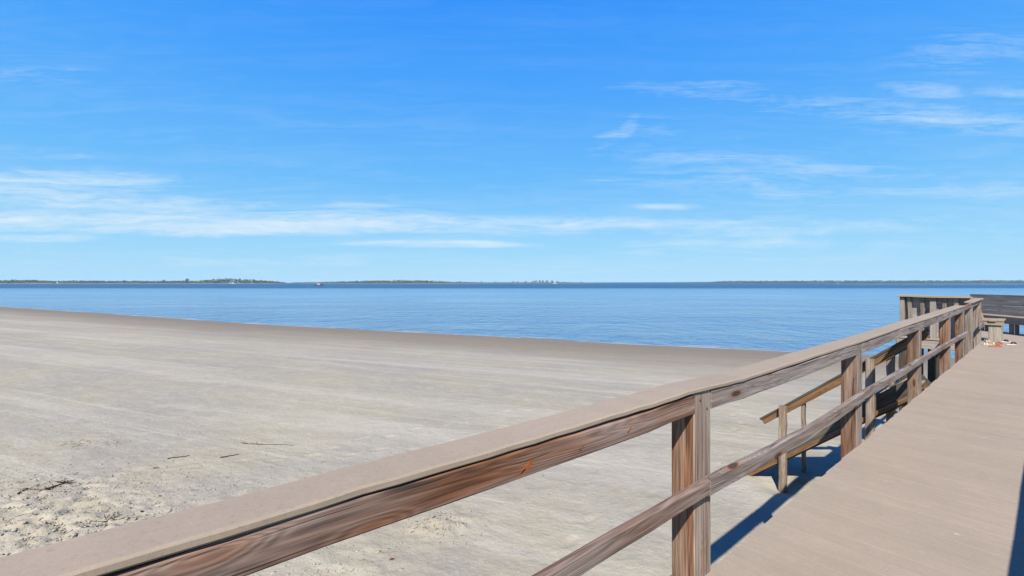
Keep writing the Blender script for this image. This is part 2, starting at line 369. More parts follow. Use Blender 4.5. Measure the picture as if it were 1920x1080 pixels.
# tyre and rake tracks: faint pale lines parallel to the water
trk = t.noise(t.vm('MULTIPLY', rot, (0.035, 2.6, 1.0)), 1.0, 4, 0.7, 0.15)
c = t.mix(t.mr(trk, 0.57, 0.66, 0, 0.55), c, pale)
c = t.mix(t.mr(t.noise(t.vm('MULTIPLY', rot, (0.03, 0.55, 1.0)), 1.0, 3, 0.6, 0.3), 0.5, 0.66, 0, 0.45), c, pale)
c = t.mix(t.m('MULTIPLY', rg, 0.35), c, AH(198, 184, 154))
c = t.mix(t.m('MULTIPLY', rg, t.mr(n3, 0.45, 0.25, 0, 0.7)), c, AH(136, 124, 98))
c = t.mix(t.m('MULTIPLY', rg, t.mr(n4, 0.45, 0.65, 0, 0.5)), c, AH(214, 207, 190))
# wet sand by the water
wetn = t.m('MULTIPLY_ADD', t.m('SUBTRACT', t.noise(t.vm('MULTIPLY', rot, (.05, .3, 1)), 1.0, 4, .6), .5), 0.16, pz)
wet = t.mr(wetn, 0.44, 0.02, 0, 1, smooth=True)
c = t.mix(t.m('MULTIPLY', wet, 0.95), c, AH(146, 133, 115))
ht = t.m('ADD', t.m('ADD', t.m('MULTIPLY', n2, 2.2), t.m('MULTIPLY', n3, 0.55)), t.m('ADD', t.m('MULTIPLY', n4, 0.12), t.m('MULTIPLY', t.m('MULTIPLY', st2, 0.35), t.m('SUBTRACT', 1.0, wet))))
finish(t, c, t.mr(wet, 0, 1, 0.92, 0.7), ht, 0.6, 0.045, 0.2)
me.materials.append(m)

# ---------------------------------------------------------------- water
m, t = new_mat('sea_water')
pos = t.n('ShaderNodeNewGeometry').outputs['Position']
sx = t.n('ShaderNodeSeparateXYZ', {0: pos}); yy = sx.outputs[1]; xx = sx.outputs[0]
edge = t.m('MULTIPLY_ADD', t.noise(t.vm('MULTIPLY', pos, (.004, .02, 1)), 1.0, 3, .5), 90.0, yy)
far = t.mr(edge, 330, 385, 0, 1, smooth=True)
w1 = t.noise(t.vm('MULTIPLY', pos, (0.55, 1.05, 1)), 1.0, 3, 0.6, 0.3)
w2 = t.noise(t.vm('MULTIPLY', pos, (2.0, 3.6, 1)), 1.0, 3, 0.65, 0.2)
w3 = t.noise(t.vm('MULTIPLY', pos, (0.42, 0.30, 1)), 1.0, 4, 0.65, 0.4)
pat = t.noise(t.vm('MULTIPLY', pos, (0.02, 0.05, 1)), 1.0, 4, 0.6, 0.3)
calm = t.mr(pat, 0.38, 0.62, 0.40, 1.35)
h = t.m('MULTIPLY', t.m('ADD', t.m('ADD', t.m('MULTIPLY', w1, 0.11), t.m('MULTIPLY', w2, 0.07)), t.m('MULTIPLY', w3, 1.15)), calm)
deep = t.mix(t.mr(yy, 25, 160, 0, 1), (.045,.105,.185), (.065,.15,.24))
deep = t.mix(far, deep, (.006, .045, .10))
bmp = t.n('ShaderNodeBump', {'Strength': t.mr(far, 0, 1, 0.75, 1.0), 'Distance': 1.0, 'Height': h})
b = t.n('ShaderNodeBsdfPrincipled', {'Base Color': deep, 'Roughness': t.mr(yy, 30, 400, 0.08, 0.32), 'IOR': 1.33, 'Specular IOR Level': t.mr(far, 0, 1, 0.5, 0.22), 'Normal': bmp.outputs[0]})
t.n('ShaderNodeOutputMaterial', {'Surface': b})
wm_ = MB()
wm_.poly([(-7000, -2400, 0), (7000, -2400, 0), (7000, 6000, 0), (-7000, 6000, 0)], [(0, 1, 2, 3)])
tag(wm_.build('water', m), 'calm blue tidal water with small ripples', kind='structure')

# foam line where ripples meet the sand
m, t = new_mat('foam'); pos = t.n('ShaderNodeNewGeometry').outputs['Position']
finish(t, t.mix(t.noise(pos, 6, 3), AH(214, 216, 222), AH(176, 190, 208)), 0.6)
fo = MB(); random.seed(3)
x = -130.0
sxs = []
while x < 24:
    yc = brentq = None
    yv = np.linspace(float(shore(x)) - 4, float(shore(x)) + 4, 161); zz = sand_z(np.full_like(yv, x), yv)
    yc = float(yv[np.argmin(np.abs(zz - 0.004))])
    sxs.append((x, yc)); x += max(.35, abs(x) * .012)
run = []
for i, (x, y) in enumerate(sxs):
    wd = 0.12 + 0.20 * max(0, math.sin(x * .9) * math.sin(x * .23 + 1)) + random.uniform(0, .04)
    run.append(((x, y - wd * .25), (x, y + wd)))
for off, k in ((0.0, 1.0), (0.75, .7)):
    for i in range(len(run) - 1):
        if off and math.sin(i * .21) < -.1: continue
        if not off and math.sin(i * .13 + 2) < -.75: continue
        (a, b_), (c_, d_) = run[i], run[i + 1]
        mid = lambda p, q: (q[0], p[1] + (q[1] - p[1]) * k)
        fo.poly([(a[0], a[1] + off, .012), (c_[0], c_[1] + off, .012), (c_[0], mid(c_, d_)[1] + off, .012), (a[0], mid(a, b_)[1] + off, .012)], [(0, 1, 2, 3)])
tag(fo.build('foam', m), 'thin white foam lines along the edge of the water', kind='stuff')

# ---------------------------------------------------------------- walkway
SAND = 0.6 - DK - 0.15        # a little below the sand, measured from the deck
walk = thing('pier_walkway', 'long tan plank walkway on timber piles between the two railings', 'boardwalk', P(5, .4, -2.1))
dk = MB(); s = -4.2
LL, RL = 1.150, -0.47
while s < 16.35:
    bw = 0.139; e1 = random.uniform(-.006, .012); e2 = random.uniform(-.006, .01); dz = random.uniform(-.0006, .0006)
    dk.beam([P(s + bw / 2, LL + e1, -.019 + dz), P(s + bw / 2, RL - e2, -.019 + dz)], bw, .038, ch=.0012, wob=.0007, step=.5)
    s += bw + random.uniform(.0008, .0018)
dk.build('decking', M['deck'], walk)
for l in (1.10, .35, -.42):
    MB().beam([P(-4.2, l, -.038 - .12), P(16.3, l, -.038 - .12)], .045, .235, wob=.002, step=1.0).build('joist', M['rail'], walk)
for s in (2.24, 8.17, 14.4):
    for l in (-.2,):
        MB().beam([P(s, l, SAND - .4), P(s, l, -.28)], .2, .2, up=DIRS, wob=.004).build('pile', M['pile'], walk)

# ---------------------------------------------------------------- railings
CAPZ = [(-5, -0.5444), (-0.04, -0.5444), (0.39, -0.5541), (0.93, -0.5546), (1.56, -0.5587), (2.09, -0.5501), (2.35, -0.5587), (2.65, -0.5685), (3.5, -0.568), (4.9, -0.5628), (6.4, -0.5495), (7.95, -0.5341), (10.2, -0.5198), (12.2, -0.4993), (13.2, -0.4921)]
def capz(s):
    k = .12 if s > 1.9 else .7
    v = np.interp(np.linspace(s - k, min(s + k, max(s, 2.0) + .12), 9), [a for a, _ in CAPZ], [b for _, b in CAPZ]).mean() + 1.5
    return float(v)     # underside of cap above the deck
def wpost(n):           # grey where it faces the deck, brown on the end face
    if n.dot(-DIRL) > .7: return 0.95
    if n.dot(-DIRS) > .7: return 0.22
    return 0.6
def railing_left():
    r = thing('railing', 'weathered wooden railing with tan cap board between the walkway and the beach', 'railing', P(5, 1.2, 0))
    for s in (-3.75, -.80, 2.15, 5.07, 8.08, 10.81, 12.77):
        top = capz(s + .08) - .002
        ln = .17; tl = random.uniform(-.006, .006)
        MB().beam([P(s + ln / 2, 1.2065, SAND - .3), P(s + ln / 2 + tl, 1.2065, top)], ln, .125, up=DIRL, ch=.005, weather=wpost, wob=.0012).build('post', M['post'], r)
    for s, zt in ((14.36, 1.045), (16.2, 1.075)):
        MB().beam([P(s + .06, 1.2065, SAND - .3), P(s + .06, 1.2065, zt)], .12, .125, up=DIRL, ch=.005, weather=lambda n: .95, wob=.0012).build('post', M['post'], r)
    # cap boards, butted over the posts
    cuts = [-4.4, 2.28, 8.16, 12.97]
    for a, b in zip(cuts, cuts[1:]):
        n = int((b - a) / .2); ps = []
        for i in range(n + 1):
            s = a + (b - a) * i / n; ps.append(P(s + (.0015 if i == 0 else 0), 1.2155 + .003 * math.sin(s * 1.9), capz(s) + .0125))
        
        MB().beam(ps, .157, .025, ch=.006, wob=.0009, step=.09).build('cap_board', M['cap'], r)
    ps = [P(14.25, 1.1865, 1.058), P(15.3, 1.1865, 1.075), P(16.45, 1.1865, 1.09)]
    MB().beam(ps, .153, .03, ch=.005, wob=.0008).build('cap_board', M['cap'], r)
    # top rails between the posts
    pl = [-3.75, -.80, 2.15, 5.07, 8.08, 10.81, 12.77]
    for a, b in zip(pl, pl[1:]):
        a2 = a + .171; n = 14; ps = []
        for i in range(n + 1):
            s = a2 + (b - .001 - a2) * i / n
            ps.append(P(s, 1.1605, capz(s) - .007 - .0475 + .003 * math.sin(s * 3)))
        MB().beam(ps, .038, .095, ch=.006, weather=.85 if a > 2 else .22, wob=.0012, step=.2).build('top_rail', M['rail'], r)
    MB().beam([P(12.945, 1.168, .965), P(14.355, 1.168, 1.0)], .038, .10, ch=.006, weather=.25).build('top_rail', M['rail'], r)
    MB().beam([P(14.485, 1.168, .985), P(16.195, 1.168, 1.02)], .038, .09, ch=.006, weather=.9).build('top_rail', M['rail'], r)
    # lower rails nailed on the deck side, joined at the posts
    cuts = [-4.3, 2.24, 5.17, 10.9, 13.1]
    for a, b in zip(cuts, cuts[1:]):
        n = int((b - a) / .25); ps = []
        for i in range(n + 1):
            s = a + (b - .003 - a) * i / n
            ps.append(P(s, 1.148 - .0205, .4605 + .006 * math.sin(s * .8) + (.01 if b == 5.17 else 0) * -3.2 * math.sin(math.pi * i / n)))
        MB().beam(ps, .040, .089 if b != 5.17 else .100, ch=.013, weather=.72 if b > 3 else .52, wob=.0014, step=.25).build('lower_rail', M['rail'], r)
    MB().beam([P(15.75, 1.127, .43), P(16.6, 1.127, .45)], .038, .12, ch=.008, weather=1.0).build('lower_rail', M['rail'], r)
    m_kn = plain('knot_wood', AV(158, 92, 44), .7, .3, .35); m_kd = plain('knot_dark', AV(62, 42, 30), .8, .2, .3)
    for (px, py, a, b, tilt) in ((990, 873, .040, .013, .55), (1093, 838, .030, .010, .5), (1181, 806, .022, .007, .6)):
        yd = 1.1412 * F / CS / (1973 - px); sk = (yd - 1.1412 * SN) / CS; zk = 1.5 - (py - HOR) / F * yd
        for (k, mt, e, off) in ((1.0, m_kn, .0012, 0), (.42, m_kd, .0022, -.55)):
            vs = [P(sk + off * a * math.cos(tilt), 1.1412 - e, zk + off * a * math.sin(tilt))]; n = 20
            for i in range(n):
                th = 2 * math.pi * i / n; u = k * a * math.cos(th) * random.uniform(.88, 1.08) + off * a; v = k * b * math.sin(th) * random.uniform(.85, 1.1)
                vs.append(P(sk + u * math.cos(tilt) - v * math.sin(tilt), 1.1412 + .0006, zk + u * math.sin(tilt) + v * math.cos(tilt)))
            MB().poly(vs, [(0, i + 1, (i + 1) % n + 1) for i in range(n)]).build('knot', mt, r, smooth=True)
    m_nail = plain('nail_steel', (.10, .085, .08), .5)
    for s in (2.15, 5.07, 8.08):
        for ds, l, z in ((.055, 1.1265, .485), (.115, 1.1265, .435), (.05, 1.142, .905), (.12, 1.142, .86)):
            q = P(s + ds, l, z + random.uniform(-.008, .008)); MB().cyl(q, q - DIRL * .004, .0055, n=10).build('nail_head', m_nail, r)
railing_left()
def railing_right():
    r = thing('railing', 'matching railing on the right hand side of the walkway whose shadow falls on the deck', 'railing', P(5, -.5, 0))
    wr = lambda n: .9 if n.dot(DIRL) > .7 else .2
    ps_ = [-3.9, -.98, 1.95, 4.88, 7.8, 10.7, 13.0]
    for s in ps_:
        MB().beam([P(s + .085, -.5, SAND - .3), P(s + .085, -.5, .955)], .17, .125, up=DIRL, ch=.005, weather=wr).build('post', M['post'], r)
    for a, b in ((-4.4, 1.99), (1.995, 7.85), (7.855, 13.2)):
        MB().beam([P(a, -.478, .970), P(b, -.478, .970)], .153, .025, ch=.006, step=.3).build('cap_board', M['cap'], r)
    for a, b in zip(ps_, ps_[1:]):
        MB().beam([P(a + .171, -.458, .90), P(b - .001, -.458, .90)], .038, .099, ch=.006, weather=.5).build('top_rail', M['rail'], r)
    for a, b in ((-4.3, 1.97), (1.975, 7.88), (7.885, 13.1)):
        MB().beam([P(a, -.416, .4605), P(b, -.416, .4605)], .038, .089, ch=.01, weather=.55).build('lower_rail', M['rail'], r)
railing_right()

# ---------------------------------------------------------------- stairs down to the sand
st = thing('beach_stairs', 'wooden stairs with sloping handrails going down from the walkway to the sand', 'stairs', P(9.2, 2.2, -2.1))
TA = .81
S0, S1 = 8.70, 9.75
def zline(l, z0, l0): return z0 - (l - l0) * TA
slope_up = Vector((DIRL.x * TA, DIRL.y * TA, 1)).normalized()
def zs(l): return -.21 - (l - 1.2) * .825 + .25     # centre of the stringer
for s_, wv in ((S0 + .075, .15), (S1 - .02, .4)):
    MB().beam([P(s_, 1.29, zs(1.29) ), P(s_, 4.15, zs(4.15))], .042, .27, up=slope_up, ch=.004, weather=wv, wob=.002).build('stringer', M['pile'], st)  # darker pile wood puts the shade on the upper stringer into its colour
    MB().beam([P(s_ - .042, 1.29, zs(1.29) - .105), P(s_ - .042, 4.15, zs(4.15) - .105)], .04, .06, up=slope_up, ch=.004, weather=-.1).build('lit_edge_strip', M['stair'], st)  # added pale strip, stands in for the sunlit lower band of the stringer
for i in range(9):
    l = 1.42 + i * .235; z = zs(l) + .06
    MB().beam([P(S0 + .10, l, z), P(S1 - .045, l, z)], .235, .04, ch=.004, weather=.9, wob=.001).build('tread', M['stair'], st)
def hz(l): return .89 + (1.06 - l) * TA - .035
for s_ in (S0 + .075, S1 - .02):
    MB().beam([P(s_, 1.278 if s_ < 9 else 1.278, hz(1.278)), P(s_, 3.37, hz(3.37))], .04, .105, up=slope_up, ch=.004, weather=-.3, wob=.0015).build('handrail', M['stair'], st)
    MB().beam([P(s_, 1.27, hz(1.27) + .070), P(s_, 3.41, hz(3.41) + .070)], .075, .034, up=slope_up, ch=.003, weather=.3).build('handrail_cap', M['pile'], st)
for s_, l, dz, gnd in ((S0, 3.02, .035, -.25), (S1 + .05, 3.04, -.01, -.25), (S0, 1.80, .02, -.25), (S1 + .05, 1.75, .02, -.25)):
    q = P(s_, l, 0); gz = float(sand_z(np.array([q.x]), np.array([q.y]))[0]) - DK
    nw = .055 if (s_ > 9 and l > 2) else .105
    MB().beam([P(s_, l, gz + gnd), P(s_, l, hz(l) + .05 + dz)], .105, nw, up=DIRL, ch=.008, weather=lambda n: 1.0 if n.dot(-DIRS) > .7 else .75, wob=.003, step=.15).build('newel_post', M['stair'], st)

# ---------------------------------------------------------------- platform at the end
BD = Vector((.8, .6)); BN = Vector((-.6, .8))    # direction of the oblique bench, and towards the platform
plat = thing('pier_platform', 'wide plank platform on piles at the end of the walkway, over the water', 'platform', P(17.5, 1.2, -2.1))
def bedge(s):  # right edge of the platform under the oblique bench, as l
    return -.3 - .37 + (s - 17.9) * .75 - .22
pk = MB(); s = 16.36
while s < 22.2:
    bw = .139
    lo = bedge(s) if s > 17.2 else -1.1
    if lo < 2.8: pk.beam([P(s + bw / 2, 2.82 + random.uniform(-.01, .01), -.02), P(s + bw / 2, lo + random.uniform(-.01, .01), -.02)], bw, .038, ch=.003, wob=.0007, step=.6)
    s += bw + .005
pk.build('decking', M['deck'], plat)
MB().beam([P(16.40, 1.32, -.16), P(16.40, 2.80, -.16)], .045, .24, wob=.002).build('edge_beam', M['bench'], plat)
MB().beam([P(16.42, 2.80, -.16), P(21.0, 2.80, -.16)], .045, .24, wob=.002).build('edge_beam', M['bench'], plat)
MB().beam([P(17.2, -1.35, -.16), P(21.7, 2.02, -.16)], .045, .24, wob=.002).build('edge_beam', M['bench'], plat)
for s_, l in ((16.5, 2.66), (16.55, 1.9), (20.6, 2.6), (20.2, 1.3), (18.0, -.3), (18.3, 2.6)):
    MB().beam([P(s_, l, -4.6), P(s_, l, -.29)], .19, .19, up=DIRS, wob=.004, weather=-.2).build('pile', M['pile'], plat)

# bench whose leaning back is seen from behind, left of the railing
b1 = thing('bench', 'grey bench seen from behind, its slatted back leaning towards the beach at the platform edge', 'bench', P(16.7, 2.0, 0), 'benches on the platform')
BT = 1.13
lean = lambda z: 16.60 - (z - .45) / (BT - .45) * .24 if z > .45 else 16.60
for l, w_ in ((2.68, .10), (2.05, .12), (1.40, .10)):
    MB().beam([P(16.44, l, -.30), P(16.44, l, 1.10)], .11, w_, up=DIRL, ch=.004, weather=.8).build('post', M['bench'], b1)
for l in (2.53, 2.27, 1.83, 1.60):
    MB().beam([P(16.64, l, .05), P(lean(1.09) + .035, l, 1.09)], .04, .085, up=DIRL, ch=.003, weather=.3).build('back_support', M['bench'], b1)
sl_ = MB()
for i in range(9):
    z = -.22 + i * .158
    sl_.beam([P(16.705 - .24 * (z - .2) / .95, 2.74, z), P(16.705 - .24 * (z - .2) / .95, 1.30, z + random.uniform(-.006, .006))], .024, .1565, up=Vector((DIRS.x * -.25, DIRS.y * -.25, 1)).normalized(), ch=.002, weather=.9)
sl_.build('backrest', M['pale_bench'], b1)
MB().beam([P(16.42, 2.78, 1.135), P(16.40, 2.1, 1.12), P(16.42, 1.34, 1.125)], .22, .055, ch=.005, wob=.002).build('cap_board', M['cap'], b1)
seat = MB()
for i in range(3): seat.beam([P(16.84 + i * .15, 2.74, .47), P(16.84 + i * .15, 1.34, .47)], .14, .038, ch=.003)
seat.build('seat', M['cap'], b1)
for l in (2.5, 1.6): MB().beam([P(17.0, l, .003), P(17.0, l, .449)], .14, .14, up=DIRL).build('leg', M['bench'], b1)

# short bench beside the railing, end towards the walkway
b2 = thing('bench', 'short grey bench with its slat ends facing the walkway, behind the sandals', 'bench', P(17.4, .93, 0), 'benches on the platform')
seat = MB()
for i in range(3):
    dz = random.uniform(-.004, .006)
    seat.beam([P(16.52 + random.uniform(-.02, .02), 1.10 - i * .135, .545 + dz), P(17.3, 1.10 - i * .135, .545 + dz)], .128, .036, ch=.004, wob=.003, step=.3)
seat.build('seat', M['cap'], b2)
MB().beam([P(16.575, 1.16, .475), P(16.575, .77, .475)], .04, .10, weather=1.0).build('apron', M['cap'], b2)
for s_ in (16.64, 17.2):
    MB().beam([P(s_, .93, .003), P(s_, .93, .424)], .09, .22, up=DIRL, weather=.7, ch=.004).build('leg', M['bench'], b2)
bk = MB()
for i in range(3):
    z = .66 + i * .155; l = 1.205 + (z - .56) * .28
    bk.beam([P(16.60, l, z), P(17.3, l, z)], .024, .142, up=Vector((DIRL.x * .28, DIRL.y * .28, 1)).normalized(), ch=.003, weather=.9)
bk.build('backrest', M['cap'], b2)
for s_ in (16.56, 17.28):
    MB().beam([P(s_, 1.165, .50), P(s_, 1.33, 1.09)], .04, .10, up=DIRS, ch=.003, weather=1.0).build('back_support', M['cap'], b2)

# oblique bench at the far end
b3 = thing('bench', 'long dark bench with a board back at the far right end of the platform', 'bench', P(19.1, .6, 0), 'benches on the platform')
E0, E1 = Vector((21.3, 2.25)), Vector((17.3, -.75))
def Q(p, back, z): q = p - BN * back; return P(q.x, q.y, z)
bdir = (Q(E0, 0, 0) - Q(E1, 0, 0)).normalized(); bback = (Q(E0, 1, 0) - Q(E0, 0, 0)).normalized()
seat = MB()
for i in range(3): seat.beam([Q(E0, .07 + i * .15, .49), Q(E1, .07 + i * .15, .49)], .14, .038, ch=.003)
seat.build('seat', M['cap'], b3)
MB().beam([Q(E0, .045, .385), Q(E1, .045, .385)], .04, .17, weather=.5).build('apron', M['bench'], b3)
up3 = (UP + bback * .22).normalized(); bk = MB()
for i in range(4):
    z = .56 + i * .15
    bk.beam([Q(E0, .47 + (z - .5) * .22, z), Q(E1, .47 + (z - .5) * .22, z + .01)], .026, .146, up=up3, ch=.003, weather=.35, tone=.0)
bk.build('backrest', M['bench'], b3)
MB().beam([Q(E0, .63, 1.095), Q(E1, .63, 1.11)], .09, .03, ch=.003, weather=.7).build('cap_board', M['bench'], b3)
L3 = (E0 - E1).length
for k in (.12, 1.2, 2.3, 3.2, 4.2):
    p = E0 + (E1 - E0) / L3 * k
    MB().beam([Q(p, .20, .003), Q(p, .20, .30)], .15, .15, up=bback, weather=.4).build('leg', M['bench'], b3)
    MB().beam([Q(p, .52, .003), Q(p, .64, 1.07)], .04, .09, up=bdir, weather=.3).build('back_support', M['bench'], b3)

# ---------------------------------------------------------------- sandals
mats_s = dict(tan=plain('tan_leather', AV(178, 112, 82)), rust=plain('rust_strap', AV(150, 72, 52)), white=plain('white_rubber', AV(225, 222, 215)),
              grey=plain('grey_fabric', AV(74, 76, 82)), black=plain('black_strap', AV(38, 38, 42)), cream=plain('cream_leather', AV(206, 190, 168)))
def sandal(x, y, rot, sole, foot, strap, label, kind):
    t_ = thing('sandal', label, 'sandal', (x, y, DK + .003), 'sandals left on the deck')
    L = .27; out = []
    for i in range(28):
        a = 2 * math.pi * i / 28; u = math.cos(a) * L / 2; wv = .042 + .010 * math.cos(a) - .006 * math.cos(2 * a)
        out.append((u, math.sin(a) * wv + .005 * math.cos(a)))
    ca, sa = math.cos(rot), math.sin(rot)
    W2 = lambda u, v, z: Vector((x + ca * u - sa * v, y + sa * u + ca * v, DK + .003 + z))
    def slab(z0, z1, k):
        m_ = MB(); vs = [W2(u * k, v * k, z0 + .006 * max(0, -u / L)) for u, v in out] + [W2(u * k, v * k, z1 + .012 * max(0, -u / L)) for u, v in out]; n = len(out)
        m_.poly(vs, [tuple(reversed(range(n))), tuple(range(n, 2 * n))] + [(i, (i + 1) % n, n + (i + 1) % n, n + i) for i in range(n)]); return m_
    slab(0, .020, 1).build('sole', mats_s[sole], t_); slab(.021, .026, .93).build('footbed', mats_s[foot], t_)
    def band(u0, u1, h, wd):
        m_ = MB(); k = 9; vs = []
        for i in range(k + 1):
            a = math.pi * i / k; v = math.cos(a) * .047; z = .016 + math.sin(a) * h; u = u0 + (u1 - u0) * i / k
            vs += [W2(u - wd / 2, v, z), W2(u + wd / 2, v, z), W2(u + wd / 2, v * .93, z - .003), W2(u - wd / 2, v * .93, z - .003)]
        fs = []
        for i in range(k):
            for j in range(4): fs.append((i * 4 + j, i * 4 + (j + 1) % 4, i * 4 + 4 + (j + 1) % 4, i * 4 + 4 + j))
        m_.poly(vs, fs); m_.build('strap', mats_s[strap], t_, smooth=True)
    if kind == 'slide':
        band(.045, .045, .050, .055)
    elif kind == 'strappy':
        band(.075, .085, .036, .018); band(.035, .045, .045, .018); band(-.075, -.075, .075, .014)
    else:
        for sg in (1, -1):
            pts = [W2(.085, 0, .024), W2(.055, sg * .016, .046), W2(.0, sg * .037, .040), W2(-.03, sg * .043, .018)]
            mb = MB()
            for a, b in zip(pts, pts[1:]): mb.beam([a, b], .016, .005, ch=.001, wob=0, step=1)
            mb.build('strap', mats_s[strap], t_)
def px_deck(px, py): q = ground_at(px, py, DK); return q.x, q.y
for (px, py, r, so_, fb, stp, lab, kd) in (
    (1852, 641, .5, 'cream', 'white', 'white', 'white strappy sandal, leftmost of the footwear and farther back', 'strappy'),
    (1855, 648, 2.3, 'cream', 'cream', 'white', 'cream strappy sandal at the near left of the footwear', 'strappy'),
    (1866, 650.5, -.25, 'tan', 'tan', 'rust', 'tan leather flip flop with rust strap, nearest the camera', 'flip'),
    (1873, 645.5, .35, 'tan', 'tan', 'rust', 'tan flip flop with rust strap, just behind the nearest one', 'flip'),
    (1882, 641.5, -.5, 'white', 'grey', 'black', 'grey slide with black strap, between the tan and the rightmost sandals', 'slide'),
    (1897, 646.5, .05, 'white', 'grey', 'black', 'grey slide with thick white sole, rightmost of the footwear', 'slide')):
    x, y = px_deck(px, py); sandal(x, y, r, so_, fb, stp, lab, kd)

# ---------------------------------------------------------------- driftwood and wrack on the sand
def gz(x, y): return float(sand_z(np.array([x]), np.array([y]))[0])
m_stick = plain('dry_stick', AV(66, 56, 46), .9, .1, .3); m_weed = plain('dry_weed', AV(84, 76, 54), .9, .1, .4)
def stick(p0, p1, r, label, cat='stick', group=None, name='driftwood_stick', twigs=0):
    a = ground_at(*p0, .6); b = ground_at(*p1, .6); n = 7; mb = MB(); pts = []
    for i in range(n + 1):
        q = a.lerp(b, i / n); q.x += random.gauss(0, .008); q.y += random.gauss(0, .012); q.z = gz(q.x, q.y) + r * .8; pts.append(q)
    for i in range(n): mb.cyl(pts[i], pts[i + 1], r * (1 - .08 * i), r * (1 - .08 * (i + 1)), 7)
    for k in range(twigs):
        q = pts[random.randint(1, n - 1)]; e = q + Vector((random.uniform(-.25, .25), random.uniform(-.12, .12), random.uniform(.02, .07)))
        mb.cyl(q, e, r * .5, r * .25, 5)
    o = mb.build(name, m_stick); tag(o, label, cat, group)
stick((315, 861), (353, 855), .011, 'thin dark stick on the sand, left one of the parallel pair')
stick((414, 859), (449, 852.5), .012, 'thin dark stick on the sand, right one of the parallel pair')
stick((288, 879), (297, 876.5), .010, 'tiny dark twig on the sand just below the left stick of the parallel pair', 'twig', name='driftwood_twig')
stick((452, 832), (552, 836), .007, 'long pale half buried branch lying on the sand above the sticks', 'branch', name='driftwood_branch', twigs=6)
stick((72, 924), (134, 903), .014, 'dark tangled branch with twigs on the rough sand at far left', 'branch', name='driftwood_branch', twigs=16)
stick((33, 928), (50, 917), .012, 'short dark branch at far left on the rough sand', 'branch', name='driftwood_branch', twigs=2)
stick((196, 984), (212, 979), .012, 'short dark stick among wrack just above the railing cap', name='driftwood_stick', twigs=8)
def blob(px, py, r, label, name, mat, cat):
    c = ground_at(px, py, .6); c.z = gz(c.x, c.y) + r * .3; mb = MB(); vs = []; fs = []
    n, k = 9, 5
    for j in range(k + 1):
        for i in range(n):
            th = math.pi * j / k; ph = 2 * math.pi * i / n; q = r * random.uniform(.7, 1.2)
            vs.append(c + Vector((math.sin(th) * math.cos(ph) * q * 1.5, math.sin(th) * math.sin(ph) * q, math.cos(th) * q * .55)))
    for j in range(k):
        for i in range(n): fs.append((j * n + i, j * n + (i + 1) % n, (j + 1) * n + (i + 1) % n, (j + 1) * n + i))
    mb.poly(vs, fs); tag(mb.build(name, mat), label, cat)
blob(266, 965, .022, 'small dark pebble on the sand left of the railing cap', 'pebble', m_stick, 'pebble')
blob(735, 1051, .024, 'reddish brown scrap of seaweed on the sand below the top rail', 'seaweed', plain('red_weed', AV(104, 62, 48)), 'seaweed')
def ico(c, r, rz):
    t_ = (1 + 5 ** .5) / 2; v = [(-1, t_, 0), (1, t_, 0), (-1, -t_, 0), (1, -t_, 0), (0, -1, t_), (0, 1, t_), (0, -1, -t_), (0, 1, -t_), (t_, 0, -1), (t_, 0, 1), (-t_, 0, -1), (-t_, 0, 1)]
    f = [(0, 11, 5), (0, 5, 1), (0, 1, 7), (0, 7, 10), (0, 10, 11), (1, 5, 9), (5, 11, 4), (11, 10, 2), (10, 7, 6), (7, 1, 8), (3, 9, 4), (3, 4, 2), (3, 2, 6), (3, 6, 8), (3, 8, 9), (4, 9, 5), (2, 4, 11), (6, 2, 10), (8, 6, 7), (9, 8, 1)]
    return [Vector(c) + Vector((p[0] * r, p[1] * r, p[2] * rz)) * (random.uniform(.75, 1.2) / 1.9) for p in v], f
wr = MB(); cl_ = MB(); random.seed(21)
def scatter(mb, cx, cy, rx, ry, n, big):
    for _ in range(n):
        px = random.gauss(cx, rx); py = random.gauss(cy, ry)
        if py < 700: continue
        q = ground_at(px, py, .6); q.z = gz(q.x, q.y) + .003; a = random.uniform(0, 3.14); ln = random.expovariate(1 / (.022 * big)) + .008
        d = Vector((math.cos(a), math.sin(a), random.uniform(-.1, .35))) * min(ln, .12)
        r = random.uniform(.0015, .0042) * big ** .5
        mb.cyl(q - d / 2, q + d / 2, r, r * .6, 4)
scatter(wr, 90, 965, 120, 42, 1700, .9); scatter(wr, 190, 985, 45, 12, 300, 1.2); scatter(wr, 60, 1010, 50, 20, 200, 1.3); scatter(wr, 110, 912, 50, 8, 220, 1.4)
scatter(wr, 250, 930, 160, 50, 350, .9); scatter(wr, 150, 833, 20, 5, 60, 1.5); scatter(wr, 215, 832, 14, 3, 25, 1.4)
scatter(wr, 830, 985, 35, 14, 150, .9); scatter(wr, 650, 1050, 60, 25, 60, 1); scatter(wr, 420, 910, 60, 15, 60, .9)
scatter(wr, 500, 850, 350, 90, 350, .8); scatter(wr, 1000, 900, 300, 90, 150, .7); scatter(wr, 200, 690, 120, 25, 40, 3)
for (cx, cy, rx, ry, n) in ((80, 985, 120, 40, 2600), (820, 982, 38, 14, 260), (600, 1060, 120, 30, 300), (300, 950, 140, 40, 500), (220, 905, 110, 20, 500)):
    for _ in range(n):
        px = random.gauss(cx, rx); py = random.gauss(cy, ry)
        if py < 760: continue
        q = ground_at(px, py, .6); r = min(.022, .003 + random.expovariate(1 / .0035)); v, f = ico((q.x, q.y, gz(q.x, q.y)), r * 1.7, r * .9); cl_.poly(v, f)
tag(cl_.build('sand_clods', bpy.data.materials['sand'], smooth=True), 'crumbly little clods of churned sand at lower left', kind='stuff')
tag(wr.build('seaweed_wrack', m_weed), 'fine dark dried seaweed and twigs strewn over the sand', kind='stuff')

